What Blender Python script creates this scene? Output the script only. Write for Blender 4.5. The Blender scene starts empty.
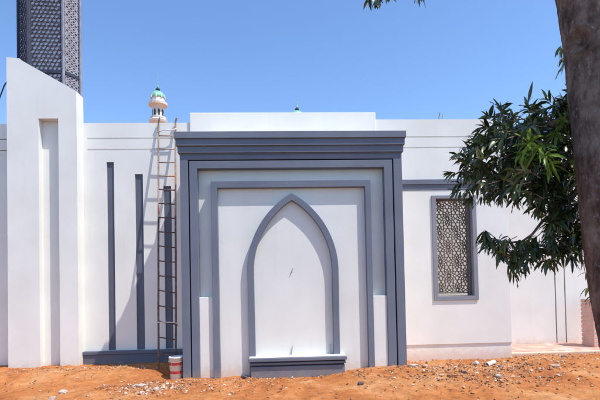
import bpy, bmesh, math, random
from mathutils import Vector, Matrix, noise
from math import radians as R, sin, cos, pi

random.seed(7)
sc = bpy.context.scene
col = sc.collection

# ------------------------------------------------------------------ materials
def new_mat(name):
    m = bpy.data.materials.new(name); m.use_nodes = True
    nt = m.node_tree
    return m, nt, nt.nodes['Principled BSDF']

def N(nt, t, **kw):
    n = nt.nodes.new(t)
    for k, v in kw.items(): setattr(n, k, v)
    return n

def ramp(nt, stops):
    r = N(nt, 'ShaderNodeValToRGB')
    el = r.color_ramp.elements
    while len(el) < len(stops): el.new(0.5)
    for e, (p, c) in zip(el, stops):
        e.position = p; e.color = (*c, 1)
    return r

def surf(name, c1, c2, scale=3.0, rough=.8, bump=.0, bscale=60, detail=5, stain=None, spec=.3, stretch=(1, 1, 1)):
    """two tones mixed by object-space noise, fine bump, optional third tone as rare stains"""
    m, nt, b = new_mat(name)
    L = nt.links
    geo = N(nt, 'ShaderNodeNewGeometry')
    mp = N(nt, 'ShaderNodeMapping'); mp.inputs['Scale'].default_value = stretch
    L.new(geo.outputs['Position'], mp.inputs['Vector'])
    n1 = N(nt, 'ShaderNodeTexNoise'); n1.inputs['Scale'].default_value = scale; n1.inputs['Detail'].default_value = detail
    L.new(mp.outputs[0], n1.inputs['Vector'])
    rp = ramp(nt, [(.3, c1), (.7, c2)])
    L.new(n1.outputs['Fac'], rp.inputs[0])
    out = rp.outputs[0]
    if stain:
        c3, lo, hi, ss = stain
        n3 = N(nt, 'ShaderNodeTexNoise'); n3.inputs['Scale'].default_value = ss; n3.inputs['Detail'].default_value = 8
        n3.inputs['Roughness'].default_value = .7
        L.new(mp.outputs[0], n3.inputs['Vector'])
        r3 = ramp(nt, [(lo, (0, 0, 0)), (hi, (1, 1, 1))])
        L.new(n3.outputs['Fac'], r3.inputs[0])
        mx = N(nt, 'ShaderNodeMix', data_type='RGBA')
        L.new(r3.outputs[0], mx.inputs[0]); L.new(out, mx.inputs[6]); mx.inputs[7].default_value = (*c3, 1)
        out = mx.outputs[2]
    L.new(out, b.inputs['Base Color'])
    b.inputs['Roughness'].default_value = rough
    b.inputs['Specular IOR Level'].default_value = spec
    if bump:
        n2 = N(nt, 'ShaderNodeTexNoise'); n2.inputs['Scale'].default_value = bscale; n2.inputs['Detail'].default_value = 6
        L.new(geo.outputs['Position'], n2.inputs['Vector'])
        bp = N(nt, 'ShaderNodeBump'); bp.inputs['Strength'].default_value = bump; bp.inputs['Distance'].default_value = .01
        L.new(n2.outputs['Fac'], bp.inputs['Height']); L.new(bp.outputs[0], b.inputs['Normal'])
    return m

def wall_mat(name, c1, c2, dust=(.60, .40, .27), zd=.55):
    """painted plaster: slight blotches, faint vertical runs, soil splash just above the ground"""
    m, nt, b = new_mat(name); L = nt.links
    geo = N(nt, 'ShaderNodeNewGeometry')
    n1 = N(nt, 'ShaderNodeTexNoise'); n1.inputs['Scale'].default_value = 1.3; n1.inputs['Detail'].default_value = 6
    L.new(geo.outputs['Position'], n1.inputs['Vector'])
    rp = ramp(nt, [(.3, c1), (.7, c2)]); L.new(n1.outputs['Fac'], rp.inputs[0])
    mp = N(nt, 'ShaderNodeMapping'); mp.inputs['Scale'].default_value = (9, 9, .5)
    L.new(geo.outputs['Position'], mp.inputs['Vector'])
    n2 = N(nt, 'ShaderNodeTexNoise'); n2.inputs['Scale'].default_value = 1; n2.inputs['Detail'].default_value = 4
    L.new(mp.outputs[0], n2.inputs['Vector'])
    r2 = ramp(nt, [(.58, (1, 1, 1)), (.85, (.90, .885, .86))]); L.new(n2.outputs['Fac'], r2.inputs[0])
    mul = N(nt, 'ShaderNodeMix', data_type='RGBA', blend_type='MULTIPLY'); mul.inputs[0].default_value = .6
    L.new(rp.outputs[0], mul.inputs[6]); L.new(r2.outputs[0], mul.inputs[7])
    # splash zone
    sx = N(nt, 'ShaderNodeSeparateXYZ'); L.new(geo.outputs['Position'], sx.inputs[0])
    n3 = N(nt, 'ShaderNodeTexNoise'); n3.inputs['Scale'].default_value = 9; n3.inputs['Detail'].default_value = 8; n3.inputs['Roughness'].default_value = .75
    L.new(geo.outputs['Position'], n3.inputs['Vector'])
    mr = N(nt, 'ShaderNodeMapRange'); mr.inputs['From Min'].default_value = .05; mr.inputs['From Max'].default_value = zd
    mr.inputs['To Min'].default_value = .55; mr.inputs['To Max'].default_value = -.25
    L.new(sx.outputs['Z'], mr.inputs[0])
    ad = N(nt, 'ShaderNodeMath', operation='ADD', use_clamp=False); L.new(mr.outputs[0], ad.inputs[0]); L.new(n3.outputs['Fac'], ad.inputs[1])
    r3 = ramp(nt, [(.66, (0, 0, 0)), (1.0, (.50, .50, .50))]); L.new(ad.outputs[0], r3.inputs[0])
    mx = N(nt, 'ShaderNodeMix', data_type='RGBA')
    L.new(r3.outputs[0], mx.inputs[0]); L.new(mul.outputs[2], mx.inputs[6]); mx.inputs[7].default_value = (*dust, 1)
    L.new(mx.outputs[2], b.inputs['Base Color'])
    b.inputs['Roughness'].default_value = .75; b.inputs['Specular IOR Level'].default_value = .3
    n4 = N(nt, 'ShaderNodeTexNoise'); n4.inputs['Scale'].default_value = 5; n4.inputs['Detail'].default_value = 12; n4.inputs['Roughness'].default_value = .72
    L.new(geo.outputs['Position'], n4.inputs['Vector'])
    bp = N(nt, 'ShaderNodeBump'); bp.inputs['Strength'].default_value = .16; bp.inputs['Distance'].default_value = .012
    L.new(n4.outputs['Fac'], bp.inputs['Height']); L.new(bp.outputs[0], b.inputs['Normal'])
    return m

WHITE = wall_mat('white_paint', (.735, .722, .665), (.815, .803, .745))
GREY = wall_mat('blue_grey_paint', (.140, .158, .202), (.182, .200, .245), dust=(.33, .25, .19), zd=.4)
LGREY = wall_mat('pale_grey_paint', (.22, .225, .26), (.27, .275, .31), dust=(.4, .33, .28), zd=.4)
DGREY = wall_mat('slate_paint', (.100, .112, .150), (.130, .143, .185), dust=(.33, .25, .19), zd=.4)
GROOVE = surf('joint_shadow_paint', (.03, .035, .05), (.04, .045, .06))
CREAM = surf('cream_wall', (.60, .56, .49), (.70, .66, .58), bump=.2)
LATT = surf('concrete_lattice', (.19, .155, .14), (.27, .23, .205), scale=20, bump=.3)
TLATT = surf('tower_lattice_paint', (.21, .21, .255), (.33, .33, .385), scale=6, bump=.2)
TCORE = surf('tower_light_spots', (.62, .64, .72), (.76, .78, .84), scale=9)
TUNLIT = surf('tower_unlit_lattice', (.055, .055, .08), (.09, .09, .12), scale=6, bump=.2)  # lattice colour darkened for the faces that read as unlit
TSUNLIT = surf('tower_sunlit_lattice', (.27, .26, .29), (.35, .34, .37), scale=6, bump=.2)  # lattice colour lightened for the right-hand faces, as if sunlit
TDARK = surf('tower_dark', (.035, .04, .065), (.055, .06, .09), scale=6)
LEDGETOP = surf('dusty_cap', (.62, .57, .50), (.72, .68, .62), scale=15, bump=.2)
RUST = surf('rusty_steel', (.22, .15, .12), (.45, .33, .27), scale=9, rough=.7, bump=.3, stain=((.50, .17, .09), .55, .6, 5))
RUSTD = surf('dark_rusty_steel', (.06, .04, .035), (.20, .13, .11), scale=12, rough=.7, bump=.3)
ROPE = surf('nylon_rope', (.6, .58, .55), (.7, .68, .66), scale=60)
PINK = surf('pink_brick', (.62, .36, .29), (.74, .48, .40), scale=8, bump=.4)
MORTAR = surf('mortar', (.7, .66, .62), (.78, .74, .7), scale=12)
PAVE = surf('pink_paving', (.55, .26, .19), (.62, .36, .27), scale=4, bump=.2, stain=((.62, .52, .44), .5, .62, 3))
KERB = surf('sandy_kerb', (.58, .42, .28), (.68, .54, .40), scale=7, bump=.4)
BWHITE = surf('bucket_plastic', (.70, .69, .68), (.78, .77, .75), scale=12, rough=.45, stain=((.45, .33, .24), .58, .7, 14))
BRED = surf('red_print', (.42, .03, .03), (.52, .05, .045), scale=14, rough=.5)
PVC = surf('white_pvc', (.74, .74, .73), (.80, .80, .79), scale=8, rough=.4, stain=((.45, .28, .17), .55, .7, 25))
DARKIN = surf('dark_inside', (.02, .015, .012), (.03, .025, .02))
MINW = surf('minaret_white', (.62, .60, .56), (.72, .70, .66), scale=1.5)
MING = surf('minaret_green', (.16, .50, .32), (.28, .60, .42), scale=1.5, rough=.5)
MIND = surf('minaret_dark', (.03, .05, .05), (.05, .08, .08))
STEEL = surf('galvanised', (.35, .34, .33), (.45, .44, .43), rough=.5)
CABLE = surf('black_cable', (.02, .02, .02), (.03, .03, .03), rough=.6)
ROCKP = surf('pale_stone', (.44, .36, .30), (.60, .54, .48), scale=25, bump=.4, stain=((.42, .19, .09), .5, .65, 20))
ROCKR = surf('red_stone', (.22, .08, .045), (.36, .15, .08), scale=25, bump=.4)
ROCKD = surf('dark_stone', (.05, .045, .05), (.12, .10, .10), scale=25, bump=.4)

def soil_mat():
    m, nt, b = new_mat('laterite_soil'); L = nt.links
    geo = N(nt, 'ShaderNodeNewGeometry')
    def nz(s, d=8, r=.6):
        n = N(nt, 'ShaderNodeTexNoise'); n.inputs['Scale'].default_value = s; n.inputs['Detail'].default_value = d; n.inputs['Roughness'].default_value = r
        L.new(geo.outputs['Position'], n.inputs['Vector']); return n
    a = nz(1.1); ra = ramp(nt, [(.33, (.40, .135, .044)), (.50, (.50, .190, .062)), (.66, (.57, .28, .12))]); L.new(a.outputs['Fac'], ra.inputs[0])
    f = nz(9, 10, .7); rf = ramp(nt, [(.35, (.62, .58, .55)), (.62, (1.12, 1.12, 1.12))]); L.new(f.outputs['Fac'], rf.inputs[0])
    mu = N(nt, 'ShaderNodeMix', data_type='RGBA', blend_type='MULTIPLY'); mu.inputs[0].default_value = .8
    L.new(ra.outputs[0], mu.inputs[6]); L.new(rf.outputs[0], mu.inputs[7])
    # pale lime / cement dust scattered in crumbs
    g = nz(26, 6, .8); rg = ramp(nt, [(.60, (0, 0, 0)), (.72, (.8, .8, .8))]); L.new(g.outputs['Fac'], rg.inputs[0])
    mx = N(nt, 'ShaderNodeMix', data_type='RGBA'); L.new(rg.outputs[0], mx.inputs[0]); L.new(mu.outputs[2], mx.inputs[6]); mx.inputs[7].default_value = (.60, .40, .26, 1)
    L.new(mx.outputs[2], b.inputs['Base Color'])
    b.inputs['Roughness'].default_value = .95; b.inputs['Specular IOR Level'].default_value = .1
    h = nz(40, 8, .75)
    bp = N(nt, 'ShaderNodeBump'); bp.inputs['Strength'].default_value = .7; bp.inputs['Distance'].default_value = .02
    L.new(h.outputs['Fac'], bp.inputs['Height']); L.new(bp.outputs[0], b.inputs['Normal'])
    return m
SOIL = soil_mat()

def island_mat(name, stops, rough=.9, trans=0, spec=.3):
    """each loose piece of the mesh takes its own tone"""
    m, nt, b = new_mat(name); L = nt.links
    geo = N(nt, 'ShaderNodeNewGeometry')
    rp = ramp(nt, stops); L.new(geo.outputs['Random Per Island'], rp.inputs[0])
    L.new(rp.outputs[0], b.inputs['Base Color'])
    b.inputs['Roughness'].default_value = rough; b.inputs['Specular IOR Level'].default_value = spec
    if trans:
        t = N(nt, 'ShaderNodeBsdfTranslucent'); L.new(rp.outputs[0], t.inputs['Color'])
        ms = N(nt, 'ShaderNodeMixShader'); ms.inputs[0].default_value = trans
        out = nt.nodes['Material Output']
        L.new(b.outputs[0], ms.inputs[1]); L.new(t.outputs[0], ms.inputs[2]); L.new(ms.outputs[0], out.inputs['Surface'])
    return m
GRAVEL = island_mat('gravel', [(0, (.17, .08, .05)), (.3, (.45, .19, .08)), (.55, (.42, .22, .11)), (.85, (.52, .36, .25)), (1, (.66, .58, .50))])
DRYLEAF = island_mat('dry_leaf', [(0, (.10, .05, .03)), (.6, (.30, .15, .07)), (1, (.48, .30, .16))])
LEAF = island_mat('mango_leaf', [(0, (.036, .048, .016)), (.45, (.068, .090, .026)), (.8, (.11, .14, .036)), (1, (.18, .19, .05))], rough=.27, trans=.2, spec=.9)
YLEAF = island_mat('young_mango_leaf', [(0, (.16, .24, .03)), (.6, (.26, .38, .045)), (1, (.40, .50, .07))], rough=.4, trans=.35, spec=.5)

def bark_mat():
    m, nt, b = new_mat('bark'); L = nt.links
    geo = N(nt, 'ShaderNodeNewGeometry')
    mp = N(nt, 'ShaderNodeMapping'); mp.inputs['Scale'].default_value = (1, 1, .55)
    L.new(geo.outputs['Position'], mp.inputs['Vector'])
    def nz(s, d=8, r=.6):
        n = N(nt, 'ShaderNodeTexNoise'); n.inputs['Scale'].default_value = s; n.inputs['Detail'].default_value = d; n.inputs['Roughness'].default_value = r
        L.new(mp.outputs[0], n.inputs['Vector']); return n
    a = nz(7, 10, .7); ra = ramp(nt, [(.38, (.11, .070, .054)), (.50, (.27, .168, .128)), (.62, (.44, .30, .235))]); L.new(a.outputs['Fac'], ra.inputs[0])
    # redder bark low on the trunk
    sx = N(nt, 'ShaderNodeSeparateXYZ'); L.new(geo.outputs['Position'], sx.inputs[0])
    mr = N(nt, 'ShaderNodeMapRange'); mr.inputs['From Min'].default_value = 1.2; mr.inputs['From Max'].default_value = 3.2
    mr.inputs['To Min'].default_value = .75; mr.inputs['To Max'].default_value = 0
    L.new(sx.outputs['Z'], mr.inputs[0])
    rr = ramp(nt, [(.38, (.12, .052, .036)), (.50, (.30, .135, .095)), (.62, (.50, .28, .20))]); L.new(a.outputs['Fac'], rr.inputs[0])
    m1 = N(nt, 'ShaderNodeMix', data_type='RGBA'); L.new(mr.outputs[0], m1.inputs[0]); L.new(ra.outputs[0], m1.inputs[6]); L.new(rr.outputs[0], m1.inputs[7])
    # pale lichen flecks
    f = nz(34, 5, .8); rf = ramp(nt, [(.56, (0, 0, 0)), (.63, (.75, .75, .75))]); L.new(f.outputs['Fac'], rf.inputs[0])
    m2 = N(nt, 'ShaderNodeMix', data_type='RGBA'); L.new(rf.outputs[0], m2.inputs[0]); L.new(m1.outputs[2], m2.inputs[6]); m2.inputs[7].default_value = (.52, .43, .39, 1)
    L.new(m2.outputs[2], b.inputs['Base Color']); b.inputs['Roughness'].default_value = .9; b.inputs['Specular IOR Level'].default_value = .2
    h = nz(16, 12, .75)
    bp = N(nt, 'ShaderNodeBump'); bp.inputs['Strength'].default_value = 1; bp.inputs['Distance'].default_value = .05
    L.new(h.outputs['Fac'], bp.inputs['Height']); L.new(bp.outputs[0], b.inputs['Normal'])
    return m
BARK = bark_mat()

# ------------------------------------------------------------------ object helpers
def tag(o, label=None, cat=None, group=None, kind=None):
    if label: o['label'] = label
    if cat: o['category'] = cat
    if group: o['group'] = group
    if kind: o['kind'] = kind
    return o

def thing(name, loc, label, cat, group=None):
    o = bpy.data.objects.new(name, None); col.objects.link(o)
    o.location = loc; o.empty_display_size = .2
    return tag(o, label, cat, group)

def world_loc(o):
    v = Vector((0, 0, 0))
    while o: v += o.location; o = o.parent
    return v

def mesh_obj(name, me, mat, parent=None, origin=None):
    """vertices come in world coordinates; the object's origin goes to its parent's (or the given) point"""
    o = bpy.data.objects.new(name, me); col.objects.link(o)
    org = Vector(origin) if origin is not None else (world_loc(parent) if parent else Vector((0, 0, 0)))
    me.transform(Matrix.Translation(-org))
    if parent:
        o.parent = parent; o.location = org - world_loc(parent)
    else: o.location = org
    if mat: me.materials.append(mat)
    me.update()
    return o

class MB:
    def __init__(s): s.v = []; s.f = []
    def add(s, vs, fs):
        n = len(s.v); s.v += [tuple(v) for v in vs]; s.f += [tuple(i + n for i in f) for f in fs]; return s
    def box(s, x0, x1, y0, y1, z0, z1):
        vs = [(x0, y0, z0), (x1, y0, z0), (x1, y1, z0), (x0, y1, z0), (x0, y0, z1), (x1, y0, z1), (x1, y1, z1), (x0, y1, z1)]
        return s.add(vs, [(0, 3, 2, 1), (4, 5, 6, 7), (0, 1, 5, 4), (1, 2, 6, 5), (2, 3, 7, 6), (3, 0, 4, 7)])
    def prism(s, pts, y0, y1):
        """polygon in x,z (counter-clockwise seen from -y) pushed back from y0 to y1"""
        n = len(pts)
        vs = [(x, y0, z) for x, z in pts] + [(x, y1, z) for x, z in pts]
        fs = [tuple(range(n)), tuple(range(2 * n - 1, n - 1, -1))]
        fs += [(i, i + n, (i + 1) % n + n, (i + 1) % n) for i in range(n)]
        return s.add(vs, fs)
    def band(s, outer, inner, y0, y1):
        """open strip between two equal-length x,z paths, given thickness in y"""
        n = len(outer)
        vs = [(x, y0, z) for x, z in outer] + [(x, y0, z) for x, z in inner] + [(x, y1, z) for x, z in outer] + [(x, y1, z) for x, z in inner]
        fs = []
        for i in range(n - 1):
            a, b, c, d = i, i + 1, n + i + 1, n + i
            fs += [(a, b, c, d)[::-1], (a + 2 * n, b + 2 * n, c + 2 * n, d + 2 * n), (a, a + 2 * n, b + 2 * n, b)[::-1], (d, c, c + 2 * n, d + 2 * n)[::-1]]
        fs += [(0, n, 3 * n, 2 * n), (n - 1, 3 * n - 1, 4 * n - 1, 2 * n - 1)]
        return s.add(vs, fs)
    def tube(s, pts, rad, seg=8, cap=True):
        pts = [Vector(p) for p in pts]
        if not hasattr(rad, '__len__'): rad = [rad] * len(pts)
        n0 = len(s.v); up = None
        for i, p in enumerate(pts):
            t = (pts[min(i + 1, len(pts) - 1)] - pts[max(i - 1, 0)]).normalized()
            if up is None: up = t.orthogonal().normalized()
            up = (up - t * up.dot(t)).normalized(); w = t.cross(up)
            for k in range(seg):
                a = 2 * pi * k / seg
                s.v.append(tuple(p + (up * cos(a) + w * sin(a)) * rad[i]))
        for i in range(len(pts) - 1):
            for k in range(seg):
                a = n0 + i * seg + k; b = n0 + i * seg + (k + 1) % seg
                s.f.append((a, b, b + seg, a + seg))
        if cap:
            s.f.append(tuple(n0 + k for k in range(seg))[::-1]); e = n0 + (len(pts) - 1) * seg
            s.f.append(tuple(e + k for k in range(seg)))
        return s
    def lathe(s, prof, c, seg=24, cap=True):
        n0 = len(s.v)
        for r, z in prof:
            for k in range(seg):
                a = 2 * pi * k / seg; s.v.append((c[0] + r * cos(a), c[1] + r * sin(a), c[2] + z))
        for i in range(len(prof) - 1):
            for k in range(seg):
                a = n0 + i * seg + k; b = n0 + i * seg + (k + 1) % seg
                s.f.append((a, b, b + seg, a + seg))
        if cap:
            s.f.append(tuple(n0 + k for k in range(seg))[::-1]); e = n0 + (len(prof) - 1) * seg
            s.f.append(tuple(e + k for k in range(seg)))
        return s
    def slab(s, x0, x1, z0, z1, y0, y1, holes):
        """wall slab with rectangular openings (x0,x1,z0,z1) cut right through"""
        xs = sorted({x0, x1} | {h[0] for h in holes} | {h[1] for h in holes}); zs = sorted({z0, z1} | {h[2] for h in holes} | {h[3] for h in holes})
        xs = [x for x in xs if x0 <= x <= x1]; zs = [z for z in zs if z0 <= z <= z1]
        def solid(i, j):
            if not (0 <= i < len(xs) - 1 and 0 <= j < len(zs) - 1): return False
            cx, cz = (xs[i] + xs[i + 1]) / 2, (zs[j] + zs[j + 1]) / 2
            return not any(h[0] < cx < h[1] and h[2] < cz < h[3] for h in holes)
        ix = {}
        def V(i, j, k):
            key = (i, j, k)
            if key not in ix: ix[key] = len(s.v); s.v.append((xs[i], (y0, y1)[k], zs[j]))
            return ix[key]
        for i in range(len(xs) - 1):
            for j in range(len(zs) - 1):
                if not solid(i, j): continue
                s.f.append((V(i, j, 0), V(i + 1, j, 0), V(i + 1, j + 1, 0), V(i, j + 1, 0)))
                s.f.append((V(i, j, 1), V(i, j + 1, 1), V(i + 1, j + 1, 1), V(i + 1, j, 1)))
                if not solid(i - 1, j): s.f.append((V(i, j, 0), V(i, j + 1, 0), V(i, j + 1, 1), V(i, j, 1)))
                if not solid(i + 1, j): s.f.append((V(i + 1, j, 0), V(i + 1, j, 1), V(i + 1, j + 1, 1), V(i + 1, j + 1, 0)))
                if not solid(i, j - 1): s.f.append((V(i, j, 0), V(i, j, 1), V(i + 1, j, 1), V(i + 1, j, 0)))
                if not solid(i, j + 1): s.f.append((V(i, j + 1, 0), V(i + 1, j + 1, 0), V(i + 1, j + 1, 1), V(i, j + 1, 1)))
        return s
    def build(s, name, mat, parent=None, origin=None, bevel=0, smooth=False):
        me = bpy.data.meshes.new(name); me.from_pydata(s.v, [], s.f)
        bm = bmesh.new(); bm.from_mesh(me); bmesh.ops.recalc_face_normals(bm, faces=bm.faces); bm.to_mesh(me); bm.free()
        o = mesh_obj(name, me, mat, parent, origin)
        if smooth:
            for p in me.polygons: p.use_smooth = True
        if bevel:
            md = o.modifiers.new('bevel', 'BEVEL'); md.width = bevel; md.segments = 2; md.limit_method = 'ANGLE'; md.angle_limit = R(40)
        return o

# ------------------------------------------------------------------ ground
def sm(a, b, x):
    t = max(0, min(1, (x - a) / (b - a))); return t * t * (3 - 2 * t)
def ground_h(x, y, fine=True):
    h = .045
    h += .11 * sm(-2.12, -2.5, x) * sm(-1.5, -.8, y)                      # banked against the left wall
    h += .14 * sm(.2, 1.9, x) * sm(-3.3, -1.7, y) * (1 - sm(-1.15, -.15, y)) # berm in front of the right wall
    h += .05 * sm(3.3, 4.6, x) * sm(-2.6, -1.5, y) * (1 - sm(-1.1, 0, y))
    h -= .05 * sm(2.2, 2.6, x) * sm(-.9, -.1, y)
    h -= .05 * sm(-2.6, -4.2, y)
    if fine and -8 < x < 10 and -6 < y < .3:
        q = Vector((x, y, 0))
        amp = .6 + .8 * noise.noise(q * .9)
        rub = math.exp(-((x - 2.9) / 1.2) ** 2 - ((y + 2.0) / .7) ** 2)
        h += .030 * noise.noise(q * 2.1 + Vector((3, 1, 0)))
        h += .022 * amp * noise.noise(q * 6.3)
        h += (.010 + .012 * rub) * noise.noise(q * 15) + (.006 + .008 * rub) * noise.noise(q * 37)
        h += .012 * max(0, noise.noise(q * 4.4 + Vector((9, 4, 0)))) * amp
    return h

def axis(fine0, fine1, step, far):
    a = []; x = fine0
    while x <= fine1 + 1e-6: a.append(x); x += step
    g = step; lo = [fine0]; hi = [a[-1]]
    while hi[-1] < far: g *= 1.28; hi.append(hi[-1] + g); 
    g = step
    while lo[-1] > -far: g *= 1.28; lo.append(lo[-1] - g)
    return lo[:0:-1] + a + hi[1:]
xs = axis(-6.6, 7.6, .034, 900); ys = axis(-3.9, .25, .026, 900)
gv = [(x, y, ground_h(x, y)) for y in ys for x in xs]
nx = len(xs)
gf = [(j * nx + i, j * nx + i + 1, (j + 1) * nx + i + 1, (j + 1) * nx + i) for j in range(len(ys) - 1) for i in range(nx - 1)]
me = bpy.data.meshes.new('ground'); me.from_pydata(gv, [], gf)
g = mesh_obj('ground', me, SOIL); tag(g, 'bare orange red laterite soil, lumpy and littered with chips', kind='structure')
for p in me.polygons: p.use_smooth = True

# dark strip out of view, added to cut the soil's orange bounce on walls
b = MB(); b.box(-300, 300, -60, -4.6, -.4, .075)
BOUNCE_CUT = surf('bounce_cut_grey', (.045, .045, .048), (.07, .07, .07), scale=2, bump=.5, bscale=90)
o = b.build('bounce_cut_strip', BOUNCE_CUT, origin=(0, -20, 0)); tag(o, 'unseen dark strip added to cut the bounce from the soil', kind='structure')

# paved terrace to the right, behind the soil
b = MB(); b.box(4.46, 12, .16, 1.20, -.2, .128)
o = b.build('paved_terrace', PAVE, origin=(6, .5, .1), bevel=.01); tag(o, 'dusty pink paved terrace along the set back wall', kind='structure')
b = MB(); b.box(4.46, 12, .02, .157, -.2, .118)
o = b.build('terrace_kerb', KERB, origin=(6, .1, .1), bevel=.02); tag(o, 'sandy cream kerb at the edge of the pink terrace', kind='structure')

# ------------------------------------------------------------------ left stretch of the boundary wall
ZB = -.4
BARS = [(-3.585, -3.445, .40, 4.10), (-3.04, -2.885, .40, 3.858), (-2.485, -2.335, .40, 3.613)]
LINES = [(4.555, 4.580), (4.335, 4.360)]
w = thing('boundary_wall', (-3, .1, 0), 'long white boundary wall with three sunk slate strips, between the tall pylon and the arched gateway', 'wall')
holes = BARS + [(-3.95, -1.95, a, b_) for a, b_ in LINES]
m = MB(); m.slab(-4.4, -1.7, ZB, 4.875, 0, .045, holes); m.box(-4.4, -1.7, .047, .30, ZB, 4.873)
m.build('wall_face', WHITE, w)
for a, b_ in LINES: MB().box(-3.949, -1.95, .014, .0465, a + .0005, b_ - .0005).build('groove_back', WHITE, w)
for (x0, x1, z0, z1) in BARS:
    MB().box(x0 + .001, x1 - .001, .030, .0465, z0 + .001, z1 - .001).build('slate_strip', DGREY, w)
p = MB(); p.box(-4.035, -1.86, -.10, -.001, ZB, .335)
pl = p.build('plinth', DGREY, w, bevel=.006)
MB().box(-4.045, -1.86, -.125, -.001, .338, .398).build('plinth_cap', DGREY, pl, bevel=.008)

# far left bit of wall in the pylon's shade
w2 = thing('side_wall', (-7, .1, 0), 'shaded strip of white wall left of the tall pylon, at the photo edge', 'wall')
m = MB(); m.slab(-13, -4.9, ZB, 4.87, .02, .065, [(-12.9, -5.0, a, b_) for a, b_ in LINES]); m.box(-13, -4.9, .067, .30, ZB, 4.868)
m.build('wall_face', WHITE, w2)

# ------------------------------------------------------------------ pylon (tall pillar with sloping top and sunk slot)
py = thing('pylon', (-4.7, -.1, 0), 'tall white wall pylon with a sloping top and a long sunk slot', 'pillar')
X0, X1, YF = -5.325, -4.035, -.28
S0, S1, SZ = -4.745, -4.375, 4.865
top = [(-5.325, 6.045), (-5.085, 6.02), (-5.03, 5.972), (-4.13, 5.445), (-4.035, 5.388)]
m = MB()
# front layer left and right of the slot, and above it
def top_z(x):
    for (xa, za), (xb, zb) in zip(top, top[1:]):
        if xa <= x <= xb: return za + (zb - za) * (x - xa) / (xb - xa)
f = -.125
m.prism([(X0, ZB), (S0, ZB), (S0, top_z(S0)), (-5.03, 5.972), (-5.085, 6.02), (X0, 6.045)], YF, f)
m.prism([(S1, ZB), (X1, ZB), (X1, 5.388), (-4.13, 5.445), (S1, top_z(S1))], YF, f)
m.prism([(S0, SZ), (S1, SZ), (S1, top_z(S1)), (S0, top_z(S0))], YF, f)
m.prism([(X0, ZB), (X1, ZB), (X1, 5.388), (-4.13, 5.445), (-5.03, 5.972), (-5.085, 6.02), (X0, 6.045)], f, .03)
# weld the shared rims so no seam shows
o = m.build('shaft', WHITE, py)
bm = bmesh.new(); bm.from_mesh(o.data); bmesh.ops.remove_doubles(bm, verts=bm.verts, dist=.0005)
seen = {}
for fc in list(bm.faces):
    k = tuple(sorted(v.index for v in fc.verts)); seen.setdefault(k, []).append(fc)
bmesh.ops.delete(bm, geom=[x for v in seen.values() if len(v) > 1 for x in v], context='FACES_ONLY')
bm.to_mesh(o.data); bm.free()

# ------------------------------------------------------------------ lattice tower behind the pylon
def perforated(mb, org, ux, w, h, pitch, hole, th, nrm, sides=6, squash=1.0):
    """panel w x h with a staggered field of many-sided holes, real thickness"""
    ux = Vector(ux); uz = Vector((0, 0, 1)); nrm = Vector(nrm); org = Vector(org)
    nxc = max(2, round(w / pitch)); px = w / nxc; pz = pitch * squash; nz = round(h / pz); pz = h / nz
    for j in range(nz):
        off = 0 if j % 2 == 0 else .5
        cells = [(i + off) for i in range(nxc if j % 2 == 0 else nxc - 1)]
        for c in cells:
            cx, cz = (c + .5) * px, (j + .5) * pz
            n = 8
            P, Q = [], []
            for k in range(n):
                a = 2 * pi * (k + .5) / n
                ca, sa = cos(a), sin(a); q = max(abs(ca), abs(sa))
                P.append((cx + .5 * px * ca / q, cz + .5 * pz * sa / q))
                rr = min(.97, hole * (1 + (.22 if hole > .6 else .04) * random.uniform(-1, 1)))
                Q.append((cx + .5 * px * rr * ca, cz + .5 * pz * rr * sa))
            vs = []
            for d in (0, th):
                for (x, z) in P + Q: vs.append(org + ux * x + uz * z - nrm * d)
            fs = []
            for k in range(n):
                k2 = (k + 1) % n
                fs += [(k, k2, n + k2, n + k), (2 * n + k, 3 * n + k, 3 * n + k2, 2 * n + k2), (n + k, n + k2, 3 * n + k2, 3 * n + k)]
            mb.add(vs, fs)
        if j % 2:
            for c0, c1 in ((0, .5), (nxc - .5, nxc)):
                vs = []
                for d in (0, th):
                    for (x, z) in ((c0, j), (c1, j), (c1, j + 1), (c0, j + 1)): vs.append(org + ux * x * px + uz * z * pz - nrm * d)
                mb.add(vs, [(0, 1, 2, 3), (7, 6, 5, 4)])

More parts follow.
